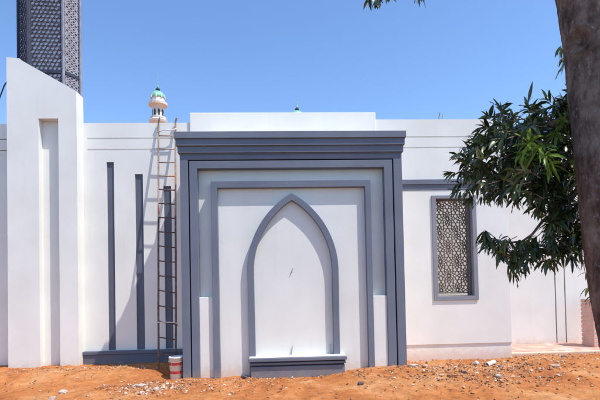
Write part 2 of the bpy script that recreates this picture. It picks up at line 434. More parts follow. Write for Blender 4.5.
TC = Vector((-5.36, 1.55, 0)); TA = R(4)
tw = thing('lattice_tower', (TC.x, TC.y, 0), 'tall grey minaret shaft of pierced lattice screens rising behind the pylon', 'tower')
def tp(x, y): return Vector((TC.x + x * cos(TA) - y * sin(TA), TC.y + x * sin(TA) + y * cos(TA), 0))
hexp = [tp(-.37, -.36), tp(.38, -.36), tp(.63, -.02), tp(.38, .36), tp(-.37, .36), tp(-.67, -.12)]
T0, T1 = 3.2, 9.6
core = MB()
ins = [TC + (p_ - TC) * .90 for p_ in hexp]
core.add([(p_.x, p_.y, z) for z in (0, T1 - .05) for p_ in ins], [(0, 1, 2, 3, 4, 5)[::-1], (6, 7, 8, 9, 10, 11)] + [(i, (i + 1) % 6, (i + 1) % 6 + 6, i + 6) for i in range(6)])
core.build('light_spot_core', TCORE, tw)  # pale core added so the lattice holes show as light spots
for i in range(6):
    a, c = hexp[i], hexp[(i + 1) % 6]
    d = (c - a); L_ = d.length; u = d / L_; nr = Vector((u.y, -u.x, 0))
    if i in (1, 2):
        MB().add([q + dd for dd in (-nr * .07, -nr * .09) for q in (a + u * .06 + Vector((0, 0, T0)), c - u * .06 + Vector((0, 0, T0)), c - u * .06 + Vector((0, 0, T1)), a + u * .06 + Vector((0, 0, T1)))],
                 [(0, 1, 2, 3), (7, 6, 5, 4), (0, 4, 5, 1), (1, 5, 6, 2), (2, 6, 7, 3), (3, 7, 4, 0)]).build('shade_backing', TDARK, tw)  # dark sheet paints in the shade behind the right-hand holes
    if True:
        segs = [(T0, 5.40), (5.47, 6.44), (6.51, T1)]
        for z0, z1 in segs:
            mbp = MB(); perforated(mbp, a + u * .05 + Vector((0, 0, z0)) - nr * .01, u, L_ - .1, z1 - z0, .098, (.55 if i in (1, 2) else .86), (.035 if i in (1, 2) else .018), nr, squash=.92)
            mbp.build('lattice_panel', TSUNLIT if i in (1, 2) else TUNLIT, tw)  # sunlit and unlit sides of one lattice, put into the colour
    for z in (5.435, 6.475, T1 + .03):
        cc = (a + c) / 2 - nr * .025
        for_s = [(cc + u * sx_ * (L_ / 2 - .035) + nr * sy_ * .03 + Vector((0, 0, z + sz_ * .034))) for sz_ in (-1, 1) for sy_ in (-1, 1) for sx_ in (-1, 1)]
        rl = MB(); rl.add(for_s, [(0, 1, 3, 2), (4, 6, 7, 5), (0, 4, 5, 1), (2, 3, 7, 6), (0, 2, 6, 4), (1, 5, 7, 3)])
        rl.build('rail', TDARK, tw)
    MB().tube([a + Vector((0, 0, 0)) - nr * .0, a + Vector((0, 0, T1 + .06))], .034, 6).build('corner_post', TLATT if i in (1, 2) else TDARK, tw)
cp = MB(); cp.add([(p_.x, p_.y, z) for z in (T1 + .07, T1 + .16) for p_ in [TC + (q - TC) * 1.08 for q in hexp]], [(0, 1, 2, 3, 4, 5)[::-1], (6, 7, 8, 9, 10, 11)] + [(i, (i + 1) % 6, (i + 1) % 6 + 6, i + 6) for i in range(6)])
cp.build('roof_slab', TLATT, tw)

# ------------------------------------------------------------------ gateway
gw = thing('arched_gateway', (0, -.6, 0), 'deep white portal block with blue grey frames around a blind pointed arch', 'gateway')
YA = -1.24
b = MB(); b.box(-1.885, 1.935, -1.09, .30, ZB, 4.235); b.build('body', WHITE, gw)
def ring(xl0, xl1, xr1, xr0, zt0, zt1, y0, y1):
    """door-frame shaped polygon: outer left, inner left, inner right, outer right, outer top, inner top"""
    m_ = MB(); m_.prism([(xl0, ZB), (xl1, ZB), (xl1, zt1), (xr1, zt1), (xr1, ZB), (xr0, ZB), (xr0, zt0), (xl0, zt0)], y0, y1); return m_
fa = ring(-1.90, -1.765, 1.800, 1.95, 3.872, 3.785, YA, -1.088)
bx = fa.build('outer_frame', GREY, gw, bevel=.005)
ring(-1.742, -1.612, 1.632, 1.776, 3.764, 3.635, YA + .003, -1.088).build('middle_frame', GREY, gw, bevel=.005)
MB().prism([(-1.7645, ZB), (-1.7425, ZB), (-1.7425, 3.7645), (1.7765, 3.7645), (1.7765, ZB), (1.7995, ZB), (1.7995, 3.7845), (-1.7645, 3.7845)], -1.115, -1.088).build('joint', GROOVE, gw)
# cornice
cn = MB(); cn.box(-1.975, 2.015, -1.335, -1.05, 4.128, 4.245); c1 = cn.build('cornice', GREY, gw, bevel=.006)
MB().box(-1.952, 1.996, -1.305, -1.05, 4.010, 4.1275).build('cornice_step', GREY, c1, bevel=.006)
MB().box(-1.930, 1.976, -1.275, -1.05, 3.895, 4.0095).build('cornice_step', GREY, c1, bevel=.006)
MB().box(-1.903, 1.953, -1.246, -1.05, 3.874, 3.8945).build('cornice_step', GREY, c1, bevel=.004)
MB().box(-1.87, 1.50, -1.10, -.95, 4.247, 4.325).build('roof_upstand', WHITE, gw, bevel=.01)
# inner frame and white fields
ring(-1.378, -1.268, 1.283, 1.385, 3.408, 3.290, -1.262, -1.088).build('inner_frame', GREY, gw, bevel=.005)
MB().box(-1.267, 1.282, -1.174, -1.091, ZB, 3.289).build('white_field', WHITE, gw)
MB().box(-1.611, -1.379, -1.212, -1.091, ZB, 1.425).build('side_block', WHITE, gw, bevel=.006)
MB().box(1.386, 1.631, -1.212, -1.091, ZB, 1.385).build('side_block', WHITE, gw, bevel=.006)
# pointed arch moulding
def arch_path(wd, ztop, zs, x_off, n=22, drop=None):
    h = ztop - zs; rr = (wd * wd + h * h) / (2 * wd)
    L_ = []
    a1 = math.asin(h / rr)
    for i in range(n + 1):
        a = a1 * i / n; L_.append((-(rr * cos(a) - (rr - wd)), zs + rr * sin(a)))
    pts = [(-wd + .01, ZB if drop is None else drop)] + L_ + [(-x, z) for x, z in L_[-2::-1]] + [(wd - .01, ZB if drop is None else drop)]
    return [(x + x_off, z) for x, z in pts]
MB().band(arch_path(.785, 3.195, 1.85, .005), arch_path(.675, 3.068, 1.85, .005), -1.258, -1.172).build('arch_moulding', GREY, gw, bevel=.006)
# sill block at the foot of the arch
sl = MB(); sl.box(-.745, .845, -1.375, -1.12, ZB, .235); s0 = sl.build('sill_block', GREY, gw, bevel=.008)
MB().box(-.735, .835, -1.355, -1.12, .2355, .262).build('sill_joint', GROOVE, s0)
MB().box(-.765, .862, -1.395, -1.12, .2625, .302).build('sill_band', GREY, s0, bevel=.010)
MB().box(-.745, .845, -1.365, -1.12, .3025, .322).build('sill_joint', GROOVE, s0)
MB().box(-.782, .878, -1.425, -1.12, .3225, .385).build('sill_cap', GREY, s0, bevel=.012)
MB().box(-.770, .866, -1.412, -1.12, .3855, .397).build('sill_top', LEDGETOP, s0, bevel=.005)
MB().tube([(-.055, -1.19, .45 - .07), (-.045, -1.20, .47), (-.03, -1.19, .54), (-.02, -1.18, .545)], .009, 6).build('wire_stub', STEEL, gw)
MB().tube([(.615, -1.20, .38), (.618, -1.21, .50), (.612, -1.20, .56)], .013, 6).build('wire_stub', STEEL, gw)
MB().tube([(-.035, -1.174, 1.795), (-.015, -1.20, 1.84), (.006, -1.185, 1.895)], .008, 6).build('wire_stub', STEEL, gw)

# parapet block above and behind the gateway
pb = MB(); pb.box(-1.945, 1.775, -.045, .45, 4.2355, 5.062)
o = pb.build('parapet_block', WHITE, origin=(0, .2, 4.24), bevel=.012); tag(o, 'plain white parapet block standing above the gateway cornice', 'parapet')

# ------------------------------------------------------------------ right stretch of wall with window
rw = thing('window_wall', (3.2, .1, 0), 'white wall panel right of the gateway, with the lattice window and slate band', 'wall')
WX0, WX1, WZ0, WZ1 = 2.955, 3.695, 1.31, 3.285
HW = (WX0 - .03, WX1 + .03, WZ0 - .03, WZ1 + .03)
m = MB(); m.slab(1.70, 4.45, ZB, 4.93, 0, .045, [HW] + [(1.96, 4.40, a, b_) for a, b_ in LINES]); m.slab(1.70, 4.448, ZB, 4.928, .047, .28, [HW])
m.build('wall_face', WHITE, rw)
for a, b_ in LINES: MB().box(1.961, 4.399, .014, .0465, a + .0005, b_ - .0005).build('groove_back', WHITE, rw)
MB().slab(1.952, 4.455, .345, 3.462, -.050, -.001, [HW]).build('raised_panel', WHITE, rw, bevel=.006)
MB().box(1.952, 4.452, -.028, -.001, ZB, .3445).build('skirting', WHITE, rw)
bd = MB(); bd.box(1.952, 4.47, -.085, -.001, 3.575, 3.678); bb = bd.build('slate_band', GREY, rw, bevel=.008)
MB().box(1.952, 4.462, -.060, -.001, 3.463, 3.5745).build('lower_band', GREY, bb, bevel=.008)
win = MB(); win.slab(2.87, 3.785, 1.228, 3.352, -.078, .035, [(WX0, WX1, WZ0, WZ1)]); wf = win.build('window_frame', LGREY, rw, bevel=.006)
# deep reveal lining
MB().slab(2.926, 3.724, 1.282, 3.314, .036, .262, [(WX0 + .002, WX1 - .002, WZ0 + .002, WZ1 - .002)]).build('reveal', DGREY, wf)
# rosette screen: strapwork on a field of twelve-sided figures and triangles
scr = MB()
def bar(p, q, wd, y0, y1):
    p = Vector((p[0], 0, p[1])); q = Vector((q[0], 0, q[1])); d = q - p
    if d.length < 1e-5: return
    d.normalize(); n_ = Vector((-d.z, 0, d.x)) * wd / 2; p = p - d * wd * .3; q = q + d * wd * .3
    scr.add([(v.x, y, v.z) for y in (y0, y1) for v in (p - n_, q - n_, q + n_, p + n_)], [(0, 1, 2, 3), (7, 6, 5, 4), (0, 4, 5, 1), (1, 5, 6, 2), (2, 6, 7, 3), (3, 7, 4, 0)])
SX0, SX1, SZ0, SZ1 = WX0 + .003, WX1 - .003, WZ0 + .055, WZ1 - .003
PIT = .34; BW = .0145
def clipbar(p, q, wd):
    # clip the segment to the opening
    x0, z0 = p; x1, z1 = q; t0, t1 = 0, 1; dx, dz = x1 - x0, z1 - z0
    for pp, qq in ((-dx, x0 - SX0), (dx, SX1 - x0), (-dz, z0 - SZ0), (dz, SZ1 - z0)):
        if abs(pp) < 1e-9:
            if qq < 0: return
            continue
        r_ = qq / pp
        if pp < 0: t0 = max(t0, r_)
        else: t1 = min(t1, r_)
    if t0 >= t1: return
    bar((x0 + t0 * dx, z0 + t0 * dz), (x0 + t1 * dx, z0 + t1 * dz), wd, .10, .135)
for row in range(-1, 10):
    for cl in range(-1, 4):
        cx = WX0 + .30 - .17 + (cl + (.5 if row % 2 else 0)) * PIT; cz = WZ0 + .12 + row * PIT * .866
        R0, R1, R2, R3 = .031, .085, .1275, .170
        P = lambda r, a: (cx + r * cos(a), cz + r * sin(a))
        for k in range(12):
            a = k * pi / 6; am = a + pi / 12; a2 = a + pi / 6
            clipbar(P(R0, a), P(R0, a2), BW); clipbar(P(R0, a), P(R1, a), BW * .9)
            clipbar(P(R1, a), P(R2, am), BW); clipbar(P(R1, a2), P(R2, am), BW)
            clipbar(P(R2, am), P(R3, a), BW); clipbar(P(R2, am), P(R3, a2), BW)
            if k % 2: clipbar(P(R3, a), P(.200, a), BW)
ls = scr.build('lattice_screen', LATT, wf)
MB().slab(SX0, SX1, SZ0, SZ1, .095, .14, [(SX0 + .022, SX1 - .022, SZ0 + .022, SZ1 - .022)]).build('screen_border', LATT, wf)
# sunlit courtyard wall seen through the screen
cw = MB(); cw.box(1.5, 4.44, 1.30, 1.48, ZB, 4.6)
o = cw.build('courtyard_wall', CREAM, origin=(3, 1.4, 0)); tag(o, 'cream wall seen through the holes of the rosette lattice window', 'wall')

# set back wall on the far right
sb = thing('set_back_wall', (7, 1.3, 0), 'set back white wall with two upright joints, behind the mango branch and pink terrace', 'wall')
m = MB(); m.slab(4.449, 13, ZB, 4.92, 1.205, 1.24, [(6.165, 6.195, .128, 4.2), (6.395, 6.425, .128, 4.2)]); m.box(4.449, 13, 1.26, 1.5, ZB, 4.918)
m.build('wall_face', WHITE, sb)
MB().box(6.166, 6.194, 1.236, 1.2595, .129, 4.199).build('upright_joint', GROOVE, sb)
MB().box(6.396, 6.424, 1.236, 1.2595, .129, 4.199).build('upright_joint', GROOVE, sb)

# brick pier behind the trunk
bp = thing('brick_pier', (6.63, .62, .128), 'low pink brick pier with pale joints, just left of the dark trunk foot', 'pier')
m = MB(); m.box(6.52, 6.93, .43, .80, .129, 1.16); m.build('mortar_core', MORTAR, bp)
m = MB()
for c in range(11):
    z = .135 + c * .094
    off = .0 if c % 2 else .1
    for k in range(-1, 3):
        x0 = max(6.505, 6.505 + k * .225 + off); x1 = min(6.945, 6.505 + (k + 1) * .225 + off - .014)
        if x1 - x0 > .03: m.box(x0, x1, .415, .815, z, z + .074)
m.build('brick_courses', PINK, bp, bevel=.004)

# ------------------------------------------------------------------ ladder
ld = thing('ladder', (-2.24, -.93, .15), 'rusty steel ladder leaning on the white wall left of the gateway', 'ladder')
TL, BL = Vector((-2.555, -.035, 4.865)), Vector((-2.392, -.92, .17))
TR, BR = Vector((-2.225, -.035, 4.865)), Vector((-2.088, -.92, .10))
def lerp(a, b_, t): return a + (b_ - a) * t
for A, B in ((TL, BL), (TR, BR)):
    pts = [B]
    for i in range(1, 20): pts.append(lerp(B, A, i / 20) + Vector((.006 * noise.noise(Vector((i * .4, A.x * 5, 0))), 0, 0)))
    pts += [A, A + Vector((.02, -.015, .06)), A + Vector((.035, -.05, .085))]
    MB().tube(pts[:13], .019, 8).build('rail', RUSTD, ld, smooth=True)
    MB().tube(pts[12:], .018, 8).build('rail', RUST, ld, smooth=True)
for i in range(16):
    t = (.285 * (i + 1)) / 4.85
    a, c = lerp(TL, BL, t), lerp(TR, BR, t)
    dz = random.uniform(-.006, .006)
    MB().tube([a + Vector((0, -.006, dz)), (a + c) / 2 + Vector((0, -.006, -.004)), c + Vector((0, -.006, -dz))], .0125, 6).build('rung', RUST if i < 4 else RUSTD, ld, smooth=True)
t = .285 * 14 / 4.85; a, c = lerp(TL, BL, t), lerp(TR, BR, t)
MB().tube([a + Vector((-.02, -.03, -.02)), lerp(a, c, .3) + Vector((0, -.035, .004)), lerp(a, c, .7) + Vector((0, -.035, .015)), c + Vector((.02, -.03, .02)), c + Vector((.03, .02, -.03))], .010, 6).build('rope', ROPE, ld, smooth=True)
a = lerp(TL, BL, .045); c = lerp(TR, BR, .035)
MB().tube([a + Vector((-.03, -.02, 0)), lerp(a, c, .4) + Vector((0, -.03, .03)), lerp(a, c, .75) + Vector((0, -.03, .0)), c + Vector((.03, -.02, .03))], .011, 6).build('rope', ROPE, ld, smooth=True)

# ------------------------------------------------------------------ bucket
bk = thing('bucket', (-2.035, -1.13, .04), 'white plastic bucket with broken red bands, tucked beside the gateway corner', 'bucket')
c = (-2.035, -1.13, .03)
m = MB(); m.lathe([(.09, 0), (.098, .005), (.116, .36), (.124, .362), (.124, .385), (.112, .388), (.108, .36), (.092, .02)], c, 28, cap=False); m.lathe([(.0005, .018), (.092, .02)], c, 28, False); m.lathe([(.0005, 0), (.09, 0)], c, 28, False)
m.build('pail', BWHITE, bk, smooth=True)
def arc_patch(a0, a1, z0, z1):
    m_ = MB(); n = 8; vs = []; fs = []
    for k in range(n + 1):
        a = R(a0 + (a1 - a0) * k / n)
        for z in (z0, z1):
            for dr in (.0015, -.001):
                r_ = .098 + (.116 - .098) * (z / .36) + dr + .001
                vs.append((c[0] + r_ * cos(a), c[1] + r_ * sin(a), c[2] + z))
    for k in range(n):
        q = k * 4; fs += [(q, q + 4, q + 6, q + 2), (q + 1, q + 3, q + 7, q + 5), (q, q + 1, q + 5, q + 4), (q + 2, q + 6, q + 7, q + 3)]
    return m_.add(vs, fs)
for z in (.10, .245):
    for a0, a1 in ((200, 238), (246, 330), (338, 420), (60, 130), (138, 192)):
        arc_patch(a0, a1, z, z + .048).build('red_band', BRED, bk)
MB().tube([(c[0] - .125, c[1], c[2] + .35), (c[0] - .11, c[1] - .09, c[2] + .31), (c[0], c[1] - .135, c[2] + .295), (c[0] + .11, c[1] - .09, c[2] + .31), (c[0] + .125, c[1], c[2] + .35)], .003, 6).build('handle', STEEL, bk, smooth=True)

# ------------------------------------------------------------------ pvc offcuts
def pipe(name, p0, p1, r, label, elbow=False):
    t_ = thing(name, p0, label, 'pipe')
    p0, p1 = Vector(p0), Vector(p1); d = (p1 - p0).normalized()
    m_ = MB(); m_.tube([p0, p1], r, 18, cap=False); m_.tube([p0 + d * .0005, p1 - d * .0005], r * .84, 18, cap=False)
    # end rims
    for e in (p0, p1):
        u = d.orthogonal().normalized(); w_ = d.cross(u); vs = []
        for k in range(18):
            a = 2 * pi * k / 18
            for q in (r, r * .84): vs.append(e + (u * cos(a) + w_ * sin(a)) * q)
        m_.add(vs, [(2 * k, (2 * k + 2) % 36, (2 * k + 3) % 36, 2 * k + 1) for k in range(18)])
    m_.build('pipe_wall', PVC, t_, smooth=True)
    MB().tube([p0 + d * .10, p1 - d * .02], r * .82, 12).build('bore_shade', DARKIN, t_)  # near-black plug paints in the shade inside the pipe
    return t_
zp = ground_h(3.25, -1.62)
pipe('pipe_offcut', (3.15, -1.70, zp + .030), (3.34, -1.56, zp + .050), .036, 'short white plastic pipe offcut with its dark open end facing left, on the rubble')
def rock(name, x, y, r, mat, label, sq=(1, 1, .6), seed=0, sink=.25, group=None, cat='stone'):
    bm = bmesh.new(); bmesh.ops.create_icosphere(bm, subdivisions=2, radius=1)
    z = ground_h(x, y)
    rot = Matrix.Rotation(seed * 1.7, 4, 'Z') @ Matrix.Rotation(.3 * sin(seed), 4, 'X')
    for v in bm.verts:
        q = v.co.copy()
        s_ = 1 + .32 * noise.noise(q * 1.3 + Vector((seed * 3.1, 0, 0))) + .12 * noise.noise(q * 3.4 + Vector((0, seed, 0)))
        q = Vector((max(-.72, min(.78, q.x * s_)), max(-.75, min(.7, q.y * s_)), max(-.7, min(.66, q.z * s_))))
        q = Vector((q.x * sq[0], q.y * sq[1], q.z * sq[2])) * r * 1.25
        v.co = rot @ q
    for v in bm.verts: v.co += Vector((x, y, z + r * sq[2] * (1 - sink) * .8))
    me_ = bpy.data.meshes.new(name); bm.to_mesh(me_); bm.free()
    o_ = mesh_obj(name, me_, mat, origin=(x, y, z))
    return tag(o_, label, cat, group)
rock('plaster_lump', 3.06, -1.50, .038, PVC, 'small white plaster lump just behind the left end of the pipe offcut', (1, .8, .9), 4, 0, cat='rubble')

ROCKS = [
 (-3.55, -1.95, .085, ROCKP, 'flat pale stone lying alone below the pylon and plinth corner', (1.3, .8, .35)),
 (-3.42, -2.55, .060, ROCKP, 'rounded pale grey stone nearest the camera at the lower left', (1, 1, .8)),
 (-4.75, -1.75, .045, ROCKP, 'small pale chip in front of the pylon slot', (1.3, .7, .5)),
 (-2.46, -1.75, .075, ROCKP, 'broad cement crumb at the left of the white chips before the ladder', (1.3, .9, .4)),
 (-2.16, -1.95, .060, ROCKP, 'pale cement crumb below the bucket', (1.1, .8, .5)),
 (-2.32, -2.15, .050, ROCKP, 'small pale crumb in front of the other cement crumbs', (1, .8, .5)),
 (1.98, -1.52, .060, ROCKP, 'pale stone at the foot of the right grey jamb', (1.4, .7, .6)),
 (-.84, -1.36, .050, ROCKD, 'dark stone wedged at the left end of the arch sill', (1.2, .8, .7)),
 (2.62, -2.05, .045, ROCKD, 'dark broken stone in the rubble patch', (1.1, .9, .7)),
 (2.35, -2.15, .050, ROCKR, 'dark red brick fragment at the left of the rubble patch', (1.2, .8, .6)),
 (3.85, -1.75, .055, ROCKR, 'dark red brick fragment right of the white pipe', (1.2, .8, .6)),
 (4.75, -1.25, .050, ROCKD, 'dark stone on the soil below the pink terrace', (1.3, .8, .5)),
 (4.15, -1.95, .060, ROCKP, 'pale flat stone on the orange soil in the lower right', (1.4, .8, .4)),
 (3.02, -2.35, .050, ROCKP, 'pale stone at the front of the rubble patch', (1.1, .8, .6)),
 (.95, -2.25, .050, ROCKD, 'small dark stone on soil in front of the sill right end', (1.1, .8, .6)),
]
for i, (x, y, r, mt, lb, sq) in enumerate(ROCKS):
    rock('stone', x, y, r * .85, mt, lb, sq, i + 1, group='loose stones on the soil')

# gravel and crumbs: one stuff mesh
gm = MB(); rg = random.Random(3)
def crumb(mb, x, y, r):
    z = ground_h(x, y)
    vs = []
    for d in ((1, 0, 0), (0, 1, 0), (-1, 0, 0), (0, -1, 0), (0, 0, .75), (0, 0, -.6), (.6, .6, .3), (-.6, -.6, .3)):
        v = Vector(d) * r * rg.uniform(.6, 1.25); vs.append(v)
    rt = Matrix.Rotation(rg.uniform(0, 6.28), 3, 'Z') @ Matrix.Rotation(rg.uniform(-.5, .5), 3, 'X')
    vs = [rt @ v + Vector((x, y, z + r * .25)) for v in vs]
    mb.add(vs, [(0, 6, 4), (6, 1, 4), (1, 2, 4), (2, 7, 4), (7, 3, 4), (3, 0, 4), (0, 1, 6), (2, 3, 7), (1, 0, 5), (2, 1, 5), (3, 2, 5), (0, 3, 5)])
def scatter(n, fx, fy, rmin, rmax):
    for _ in range(n):
        x, y = fx(), fy()
        if -1.95 < x < 2.0 and y > -1.27: continue
        crumb(gm, x, y, rmin + (rmax - rmin) * rg.random() ** 3)
U = rg.uniform; Gs = rg.gauss
scatter(2000, lambda: U(-6.5, 7.5), lambda: U(-3.9, -.3), .004, .022)
scatter(1500, lambda: Gs(2.9, .75), lambda: Gs(-2.0, .38), .006, .036)
scatter(900, lambda: Gs(-2.25, .33), lambda: Gs(-1.8, .22), .006, .034)
scatter(550, lambda: U(-1.9, 2.2), lambda: Gs(-1.42, .12), .005, .026)
scatter(350, lambda: Gs(-.9, .5), lambda: Gs(-1.9, .3), .005, .026)
scatter(700, lambda: U(-5.3, -2), lambda: Gs(-.55, .14), .005, .024)
scatter(900, lambda: Gs(4.6, .7), lambda: Gs(-.9, .5), .006, .03)
o = gm.build('gravel', GRAVEL); tag(o, 'small pale and reddish stone chips scattered over the orange soil', 'gravel', kind='stuff')

# dry leaves and straw: one stuff mesh
dm = MB()
for _ in range(520):
    x, y = (U(-6, 7), U(-3.6, -.4)) if rg.random() < .6 else (Gs(2.8, .9), Gs(-2, .45))
    if -1.95 < x < 2.0 and y > -1.3: continue
    z = ground_h(x, y) + .012; a = U(0, 6.28); L_ = U(.03, .085); w_ = L_ * U(.12, .32)
    dx, dy = cos(a), sin(a)
    pts = [(-L_ / 2, 0, .004), (-L_ * .1, w_ / 2, .0), (L_ / 2, 0, .018), (-L_ * .1, -w_ / 2, .0), (0, 0, .016)]
    dm.add([(x + p_[0] * dx - p_[1] * dy, y + p_[0] * dy + p_[1] * dx, z + p_[2] * U(.6, 1.6)) for p_ in pts], [(0, 4, 1), (1, 4, 2), (2, 4, 3), (3, 4, 0)])
o = dm.build('dry_leaves', DRYLEAF); tag(o, 'dry fallen leaves and straw bits on the soil', 'leaf litter', kind='stuff')

# ------------------------------------------------------------------ distant minarets
def minaret(loc, label):
    t_ = thing('minaret', loc, label, 'minaret', 'small green domed minarets beyond the wall')
    x, y, z0 = loc
    C = (x, y, z0)
    MB().lathe([(.95, -z0), (.95, .6), (.72, .8), (.70, 14.2), (.86, 14.3), (.86, 14.45), (.62, 14.6), (.58, 15.7), (.80, 15.85), (.86, 16.05), (.72, 16.2)], C, 16).build('shaft', MINW, t_)
    m_ = MB(); m_.lathe([(.60, 16.201), (.74, 16.23), (.74, 16.36), (.50, 16.42), (.48, 17.25), (.62, 17.40), (.86, 17.50), (.88, 17.72), (.74, 17.80)], C, 16); m_.build('gallery', MINW, t_)
    for k in range(8):
        a = 2 * pi * (k + .5) / 8; ca, sa = cos(a), sin(a)
        q = MB(); r_ = .475
        pts = [(-.09, z0 + 16.5), (.09, z0 + 16.5), (.09, z0 + 16.95), (0, z0 + 17.15), (-.09, z0 + 16.95)]
        q.add([(x + ca * (r_ + d) - sa * u_, y + sa * (r_ + d) + ca * u_, w_) for d in (-.02, .03) for u_, w_ in pts], [(0, 1, 2, 3, 4), (9, 8, 7, 6, 5)] + [(i, i + 5, (i + 1) % 5 + 5, (i + 1) % 5) for i in range(5)])
        q.build('opening', MIND, t_)
    m_ = MB(); m_.lathe([(.62, 17.801), (.60, 18.05), (.57, 18.22)], C, 16); m_.build('drum', MINW, t_)
    dz = []
    for i in range(11):
        u = i / 10; dz.append((.62 * math.sqrt(max(0, 1 - u ** 2.1)) + .02, 18.221 + .68 * u))
    m_ = MB(); m_.lathe(dz, C, 20); m_.build('dome', MING, t_, smooth=True)
    for k in range(8):
        a = 2 * pi * k / 8; pts = []
        for i in range(8):
            u = i / 10; r_ = .62 * math.sqrt(max(0, 1 - u ** 2.1)) + .03; pts.append((x + r_ * cos(a), y + r_ * sin(a), z0 + 18.15 + .68 * u))
        MB().tube(pts, [.07 * (1 - i / 11) for i in range(8)], 5).build('rib', MINW, t_)
    MB().lathe([(.05, 18.86), (.16, 18.92), (.21, 19.04), (.16, 19.15), (.05, 19.2)], C, 12).build('finial_ball', MIND, t_, smooth=True)
    MB().lathe([(.05, 19.19), (.09, 19.32), (.03, 19.5), (.05, 19.62), (.02, 19.8), (.012, 20.4)], C, 8).build('finial_spike', MING, t_)
    return t_
minaret((-11.15, 33.6, 1.15), 'distant white minaret with green dome, standing above the wall top near the ladder')
minaret((1.97, 35.5, 0), 'distant minaret of which only the dark finial ball and dome tip show above the parapet')

# antenna rods, cable
an = thing('antenna_rods', (4.1, 3, 4.9), 'pair of thin tilted rods on the roof right of the parapet block', 'antenna')
MB().tube([(3.86, 3, 4.6), (4.24, 3, 6.22)], .012, 6).build('rod', RUST, an)
MB().tube([(3.98, 3.02, 4.6), (4.33, 3.02, 6.18)], .012, 6).build('rod', STEEL, an)
m = MB(); m.tube([(-7.4, 2, 4.6), (-7.0, 2, 5.5), (-6.80, 2, 6.23), (-6.70, 2, 6.50), (-6.60, 2, 6.66), (-6.35, 2, 6.85), (-6.0, 1.9, 6.95), (-5.85, 1.8, 6.98)], .014, 6)
o = m.build('cable', CABLE, origin=(-6.8, 2, 6.2), smooth=True); tag(o, 'thin black cable looping up to the lattice tower at the left edge', 'cable')

# ------------------------------------------------------------------ mango tree
tree = thing('mango_tree', (2.62, -5.5, 0), 'mango tree at the right edge, thick mottled trunk and hanging dark green leaves', 'tree')
path = [(2.82, 0, .34), (2.75, .35, .28), (2.67, .69, .245), (2.58, 1.2, .24), (2.525, 1.51, .236), (2.485, 1.9, .236), (2.465, 2.24, .236), (2.45, 2.7, .240), (2.43, 3.06, .245), (2.405, 3.47, .252), (2.365, 3.88, .258), (2.30, 4.4, .26), (2.2, 5.0, .25)]
bm = bmesh.new(); SEG = 120; rings = []
# resample
P3 = []
for i in range(len(path) - 1):
    (x0, z0, r0), (x1, z1, r1) = path[i], path[i + 1]
    n = max(2, int((z1 - z0) / .018))
    for k in range(n): t = k / n; P3.append((x0 + (x1 - x0) * t, z0 + (z1 - z0) * t, r0 + (r1 - r0) * t))
P3.append(path[-1])
for x, z, r in P3:
    rg_ = []
    for k in range(SEG):
        a = 2 * pi * k / SEG
        q = Vector((cos(a) * 1.2, sin(a) * 1.2, z * .8))
        rr = r * (1 + .055 * noise.noise(q * 1.2) + .03 * noise.noise(q * 3.5) + .018 * noise.noise(q * 9) + .016 * noise.noise(q * 19) + .020 * abs(noise.noise(Vector((q.x * 9, q.y * 9, q.z * 30)))) + .008 * noise.noise(q * 45))
        # branch scar: a ridge over a hollow facing the camera
        da = math.atan2(sin(a - R(-158)), cos(a - R(-158))); dzz = z - 3.50
        e = (da / .42) ** 2 + (dzz / .10) ** 2
        rr += .040 * math.exp(-abs(e - 1) * 2.6) - .075 * math.exp(-e * 2.5)
        rg_.append(bm.verts.new((x + rr * cos(a), -5.5 + rr * sin(a), z - .1 if z == 0 else z)))
    rings.append(rg_)
for a_, b_ in zip(rings, rings[1:]):
    for k in range(SEG): bm.faces.new((a_[k], a_[(k + 1) % SEG], b_[(k + 1) % SEG], b_[k]))
bm.faces.new(rings[-1])
me = bpy.data.meshes.new('trunk'); bm.to_mesh(me); bm.free()
for p_ in me.polygons: p_.use_smooth = True
mesh_obj('trunk', me, BARK, tree)

def branch(pts, r0, r1, seg=8):
    n = len(pts); MB().tube(pts, [r0 + (r1 - r0) * i / (n - 1) for i in range(n)], seg).build('branch', BARK, tree, smooth=True)
branch([(2.2, -5.5, 4.85), (2.4, -5.7, 5.4), (2.9, -6.0, 5.9), (3.5, -6.2, 6.4)], .17, .06)
branch([(2.15, -5.5, 4.9), (1.75, -5.5, 5.2), (1.2, -5.3, 5.2), (.8, -5.1, 4.9), (.65, -5.05, 4.45)], .12, .008)
branch([(2.2, -5.45, 4.8), (2.3, -5.1, 5.3), (2.2, -4.9, 5.9)], .13, .05)
branch([(2.46, -5.30, 3.05), (2.30, -5.12, 3.02), (2.12, -5.0, 2.98), (1.90, -4.95, 2.90), (1.66, -4.95, 2.74), (1.48, -4.95, 2.58)], .045, .008)
branch([(2.42, -5.35, 2.75), (2.34, -5.1, 2.62), (2.2, -4.95, 2.52), (2.0, -4.95, 2.46), (1.75, -4.95, 2.40)], .035, .006)
branch([(2.40, -5.35, 2.45), (2.36, -5.1, 2.30), (2.17, -5.02, 2.14), (2.08, -5.0, 2.02), (1.98, -5.0, 1.955), (1.84, -5.0, 1.945), (1.72, -5.0, 1.985), (1.64, -5.0, 2.0)], .018, .004)
branch([(2.45, -5.3, 2.2), (2.52, -5.0, 1.95), (2.56, -5.0, 1.7), (2.60, -5.0, 1.5)], .006, .002, 5)
branch([(1.12, -5.25, 5.1), (1.08, -5.1, 4.7), (1.06, -5.05, 4.4)], .03, .006)

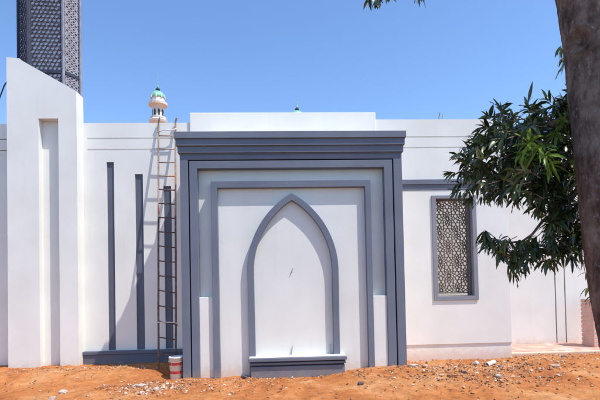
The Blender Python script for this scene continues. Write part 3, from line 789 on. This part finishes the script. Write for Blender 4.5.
# leaves
lv = MB(); yv = MB(); rl_ = random.Random(11)
def leaf(mb, base, dirv, length, width, droop):
    """long mango leaf: folded along the midrib, curving under its own weight"""
    d = Vector(dirv).normalized(); up = Vector((0, 0, 1))
    side = d.cross(up)
    if side.length < .1: side = d.orthogonal()
    side.normalize()
    side = (Matrix.Rotation(rl_.uniform(-1.1, 1.1), 3, d) @ side)
    p = Vector(base); n = 6; step = length / n; vs = []
    prof = [.10, .62, .95, 1.0, .80, .45, .03]
    wav = rl_.uniform(-.006, .006)
    for i in range(n + 1):
        nr = side.cross(d).normalized(); w = width * .5 * prof[i]
        vs += [p + side * w + nr * w * .35 + nr * wav * (i % 2), p - nr * .0, p - side * w + nr * w * .35 - nr * wav * (i % 2)]
        d = (d + Vector((0, 0, -droop / n))).normalized(); side = (side - d * side.dot(d)).normalized(); p = p + d * step
    fs = []
    for i in range(n):
        q = i * 3; fs += [(q, q + 1, q + 4, q + 3), (q + 1, q + 2, q + 5, q + 4)]
    mb.add(vs, fs)
def whorl(mb, c, axis_, n, L0, w0=.026, spread=1.15, droop=.9):
    ax = Vector(axis_).normalized(); u = ax.orthogonal().normalized(); v = ax.cross(u)
    ph = rl_.uniform(0, 6.28)
    for k in range(n):
        a = ph + k * 2.399; sp = spread * rl_.uniform(.45, 1.1)
        d = ax * cos(sp) + (u * cos(a) + v * sin(a)) * sin(sp)
        L_ = L0 * rl_.uniform(.65, 1.15)
        b0 = Vector(c) - ax * .05 * (k / n) + Vector((rl_.uniform(-.008, .008),) * 3)
        leaf(mb, b0, d, L_, w0 * rl_.uniform(.8, 1.25) * (L_ / .17) ** .5, droop * rl_.uniform(.5, 1.4))
def inside(poly, x, z):
    c_ = False; n = len(poly)
    for i in range(n):
        x1, z1 = poly[i]; x2, z2 = poly[(i + 1) % n]
        if (z1 > z) != (z2 > z) and x < (x2 - x1) * (z - z1) / (z2 - z1) + x1: c_ = not c_
    return c_
MAIN = [(1.44, 2.52), (1.44, 2.74), (1.55, 2.88), (1.70, 3.02), (1.78, 3.16), (2.03, 3.14), (2.2, 3.22), (2.44, 3.28), (2.7, 3.2), (2.7, 2.02), (2.40, 2.02), (2.22, 2.12), (2.1, 2.26), (1.98, 2.40), (1.85, 2.38), (1.7, 2.42), (1.55, 2.42)]
tw_m = MB(); cnt = 0
while cnt < 330:
    x, z = rl_.uniform(1.4, 2.7), rl_.uniform(2.0, 3.3)
    if not inside(MAIN, x, z): continue
    y = -5.0 + rl_.gauss(0, .20)
    if x > 2.1: y = max(y, -5.1)
    if x > 2.45 and rl_.random() < .6: continue
    # keep the mass open towards its left
    if x < 1.9 and rl_.random() < .28: continue
    x = -.26 + (x + .26) * (y + 9.04) / 4.04; zz = 1.6 + (z - 1.6) * (y + 9.04) / 4.04
    cnt += 1
    ax = Vector((-.55 + rl_.uniform(-.5, .5), rl_.uniform(-.7, .5), rl_.uniform(-.5, .6)))
    whorl(lv, (x, y, zz), ax, rl_.randint(7, 12), rl_.uniform(.11, .165), .033, 1.3, 1.0)
    b0 = Vector((x, y, zz)); tw_m.tube([b0 + Vector((.16, .04, rl_.uniform(-.04, .06))), b0 + Vector((.07, .02, .015)), b0], [.005, .004, .0025], 5)
# rim tufts
for (x, y, z, ax) in [(1.46, -5.0, 2.68, (-.7, 0, .1)), (1.42, -4.95, 2.50, (-.7, 0, -.3)), (1.50, -5.0, 2.58, (-.6, 0, -.3)), (1.52, -5.0, 2.80, (-.5, 0, .3)), (1.56, -5.0, 2.46, (-.4, 0, -.6)), (1.48, -5.0, 2.42, (-.3, 0, -.9)), (1.44, -5.0, 2.60, (-.2, -.5, -.7)), (1.40, -5.0, 2.76, (-.5, 0, .6)), (1.36, -4.95, 2.60, (-.8, 0, -.2)), (1.38, -5.0, 2.42, (-.6, 0, -.1)), (1.55, -5.0, 2.90, (-.2, 0, .8)), (1.70, -5.0, 3.12, (-.3, 0, .9)),
                      (1.80, -5.05, 3.18, (.1, 0, 1)), (1.66, -5, 3.02, (-.8, 0, .4)), (2.02, -5.1, 3.15, (-.5, 0, .5)), (2.2, -5.1, 3.22, (-.6, 0, .3)), (2.42, -5.1, 3.30, (-.7, 0, .2)), (1.50, -5, 2.34, (-.5, 0, -.8)), (1.62, -5, 2.36, (-.2, 0, -1)), (1.80, -5, 2.36, (0, 0, -1)), (1.93, -5, 2.32, (.1, 0, -1))]:
    whorl(lv, (x, y, z), ax, 9, .13, .028, 1.0, .7)
# hanging lower spray
for (x, z, n, L0) in [(1.74, 1.82, 9, .15), (1.88, 1.76, 10, .17), (1.97, 1.74, 10, .17), (2.06, 1.78, 9, .15), (2.2, 1.76, 10, .16), (2.30, 1.78, 9, .16), (2.42, 1.80, 9, .17), (2.5, 1.86, 10, .16), (1.90, 1.66, 6, .16), (1.62, 2.02, 13, .15), (1.65, 1.97, 12, .16), (1.72, 1.95, 10, .15), (1.78, 1.90, 10, .15), (1.86, 1.88, 11, .16), (1.92, 1.84, 12, .17), (1.98, 1.86, 11, .16), (2.06, 1.90, 10, .15), (2.12, 1.86, 11, .16), (2.18, 1.88, 10, .16), (2.24, 1.90, 11, .16), (2.32, 1.90, 10, .16), (2.38, 1.95, 11, .16), (2.46, 1.94, 10, .16), (2.5, 2.02, 12, .17), (2.40, 2.08, 12, .17), (2.30, 2.06, 9, .16), (1.90, 1.93, 8, .12), (2.12, 1.98, 8, .13), (2.54, 1.9, 10, .16)]:
    y = -5.0 + rl_.gauss(0, .06)
    whorl(lv, (x, y, z), (rl_.uniform(-.5, .4), rl_.uniform(-.4, .4), -.35), n, L0 * .92, .029, 1.25, 1.1)
LOW = [(1.60, 2.02), (1.72, 1.98), (1.86, 1.90), (2.0, 1.93), (2.2, 2.0), (2.42, 2.1), (2.55, 2.0), (2.5, 1.85), (2.3, 1.83), (2.05, 1.80), (1.9, 1.78), (1.72, 1.86)]
k_ = 0
while k_ < 46:
    x, z = rl_.uniform(1.6, 2.55), rl_.uniform(1.78, 2.1)
    if not inside(LOW, x, z): continue
    k_ += 1; b0 = Vector((x, -5.0 + rl_.gauss(0, .08), z))
    whorl(lv, b0, (rl_.uniform(-.6, .4), rl_.uniform(-.5, .5), rl_.uniform(-.7, .3)), 9, rl_.uniform(.11, .15), .024, 1.25, 1.1)
    tw_m.tube([b0 + Vector((.12, .02, rl_.uniform(-.02, .04))), b0 + Vector((.06, .02, .01)), b0], [.004, .003, .002], 5)
for (x, z) in [(2.56, 1.78), (2.57, 1.64), (2.60, 1.52), (2.62, 1.42)]:
    whorl(lv, (x, -5.0, z), (-.4, 0, -.5), 4, .12, .024, 1.0, 1.0)
for (x, z) in [(2.40, 3.74), (2.43, 3.66), (2.44, 3.60)]:
    whorl(lv, (x, -5.0, z), (-.35, 0, -.8), 5, .14, .026, .6, .8)
whorl(lv, (2.05, -5.05, 3.22), (.3, 0, 1), 2, .17, .03, .4, .1)
# overhead sprigs that just dip into view
for (x, z) in [(.62, 4.17), (.68, 4.15), (.76, 4.19)]: whorl(lv, (x, -5.05, z), (0, 0, -1), 7, .11, .045, 1.1, .5)
whorl(lv, (1.07, -5.05, 4.22), (0, 0, -1), 6, .14, .03, .7, .5)
# canopy above the picture
for _ in range(95):
    a = rl_.uniform(0, 6.28); rr = rl_.random() ** .5
    x, y, z = 2.9 + 1.7 * rr * cos(a), -6.1 + 1.0 * rr * sin(a), 6.0 + .8 * rl_.uniform(-1, 1)
    whorl(lv, (x, y, z), (rl_.uniform(-1, 1), rl_.uniform(-1, 1), rl_.uniform(-.3, .8)), 9, .19, .036, 1.2, .8)
# pale young shoots
for (x, z, ax, L0) in [(1.88, 2.66, (-.7, -.5, -.5), .21), (1.93, 2.60, (.0, -.8, -.4), .20), (1.97, 2.70, (-.6, -.6, 0), .17), (1.80, 2.72, (-.7, -.5, .1), .17), (2.02, 2.54, (0, -.8, -.5), .18), (2.26, 2.98, (-.5, -.7, .3), .15), (2.36, 3.02, (.1, -.7, .4), .15), (2.12, 2.78, (.2, -.8, .3), .14), (2.20, 2.88, (-.7, -.6, -.2), .15), (2.34, 2.66, (-.2, -.8, .0), .13), (1.74, 2.62, (-.5, -.6, -.2), .14)]:
    whorl(yv, (x, -5.42 + rl_.uniform(-.08, .05) + (.22 if x > 2.1 else 0), z), ax, 9, L0, .027, .95, 1.0)
for mb, nm, mt in ((lv, 'leaves', LEAF), (yv, 'young_leaves', YLEAF)):
    me = bpy.data.meshes.new(nm); me.from_pydata(mb.v, [], mb.f); o = mesh_obj(nm, me, mt, tree)
    for p_ in me.polygons: p_.use_smooth = True
tag(tw_m.build('twigs', BARK, tree), kind='stuff')

# ------------------------------------------------------------------ light, sky, camera
sun_dir = Vector((1.6, -1.0, 3.5)).normalized()
sun = bpy.data.lights.new('sun', 'SUN'); sun.energy = 3.2; sun.angle = R(.55); sun.color = (1.0, .97, .93)
so = bpy.data.objects.new('sun', sun); col.objects.link(so); so.rotation_euler = sun_dir.to_track_quat('Z', 'Y').to_euler(); so.location = (10, -8, 20)
wd = bpy.data.worlds.new('World'); sc.world = wd; wd.use_nodes = True
nt = wd.node_tree; bg = nt.nodes['Background']
sky = nt.nodes.new('ShaderNodeTexSky'); sky.sky_type = 'NISHITA'; sky.sun_disc = False
sky.sun_elevation = math.asin(sun_dir.z); sky.sun_rotation = math.atan2(sun_dir.x, sun_dir.y)
sky.air_density = 1.0; sky.dust_density = .3; sky.ozone_density = 2.5
hs = nt.nodes.new('ShaderNodeHueSaturation'); hs.inputs['Saturation'].default_value = 1.12; hs.inputs['Hue'].default_value = .504
nt.links.new(sky.outputs[0], hs.inputs['Color']); nt.links.new(hs.outputs[0], bg.inputs['Color']); bg.inputs['Strength'].default_value = .15

cam = bpy.data.cameras.new('camera'); co = bpy.data.objects.new('camera', cam); col.objects.link(co); sc.camera = co
cam.sensor_width = 36; cam.lens = 453 / 600 * 36; cam.shift_y = 74.7 / 600; cam.clip_end = 4000; cam.clip_start = .05
co.matrix_world = Matrix.Translation((-.26, -9.04, 1.6)) @ Matrix.Rotation(R(-2.8), 4, 'Z') @ Matrix.Rotation(R(91.3), 4, 'X') @ Matrix.Rotation(R(-1.2), 4, 'Z')

vs = sc.view_settings; vs.view_transform = 'Standard'; vs.look = 'None'; vs.gamma = 1; vs.use_curve_mapping = False
vs.exposure = .70
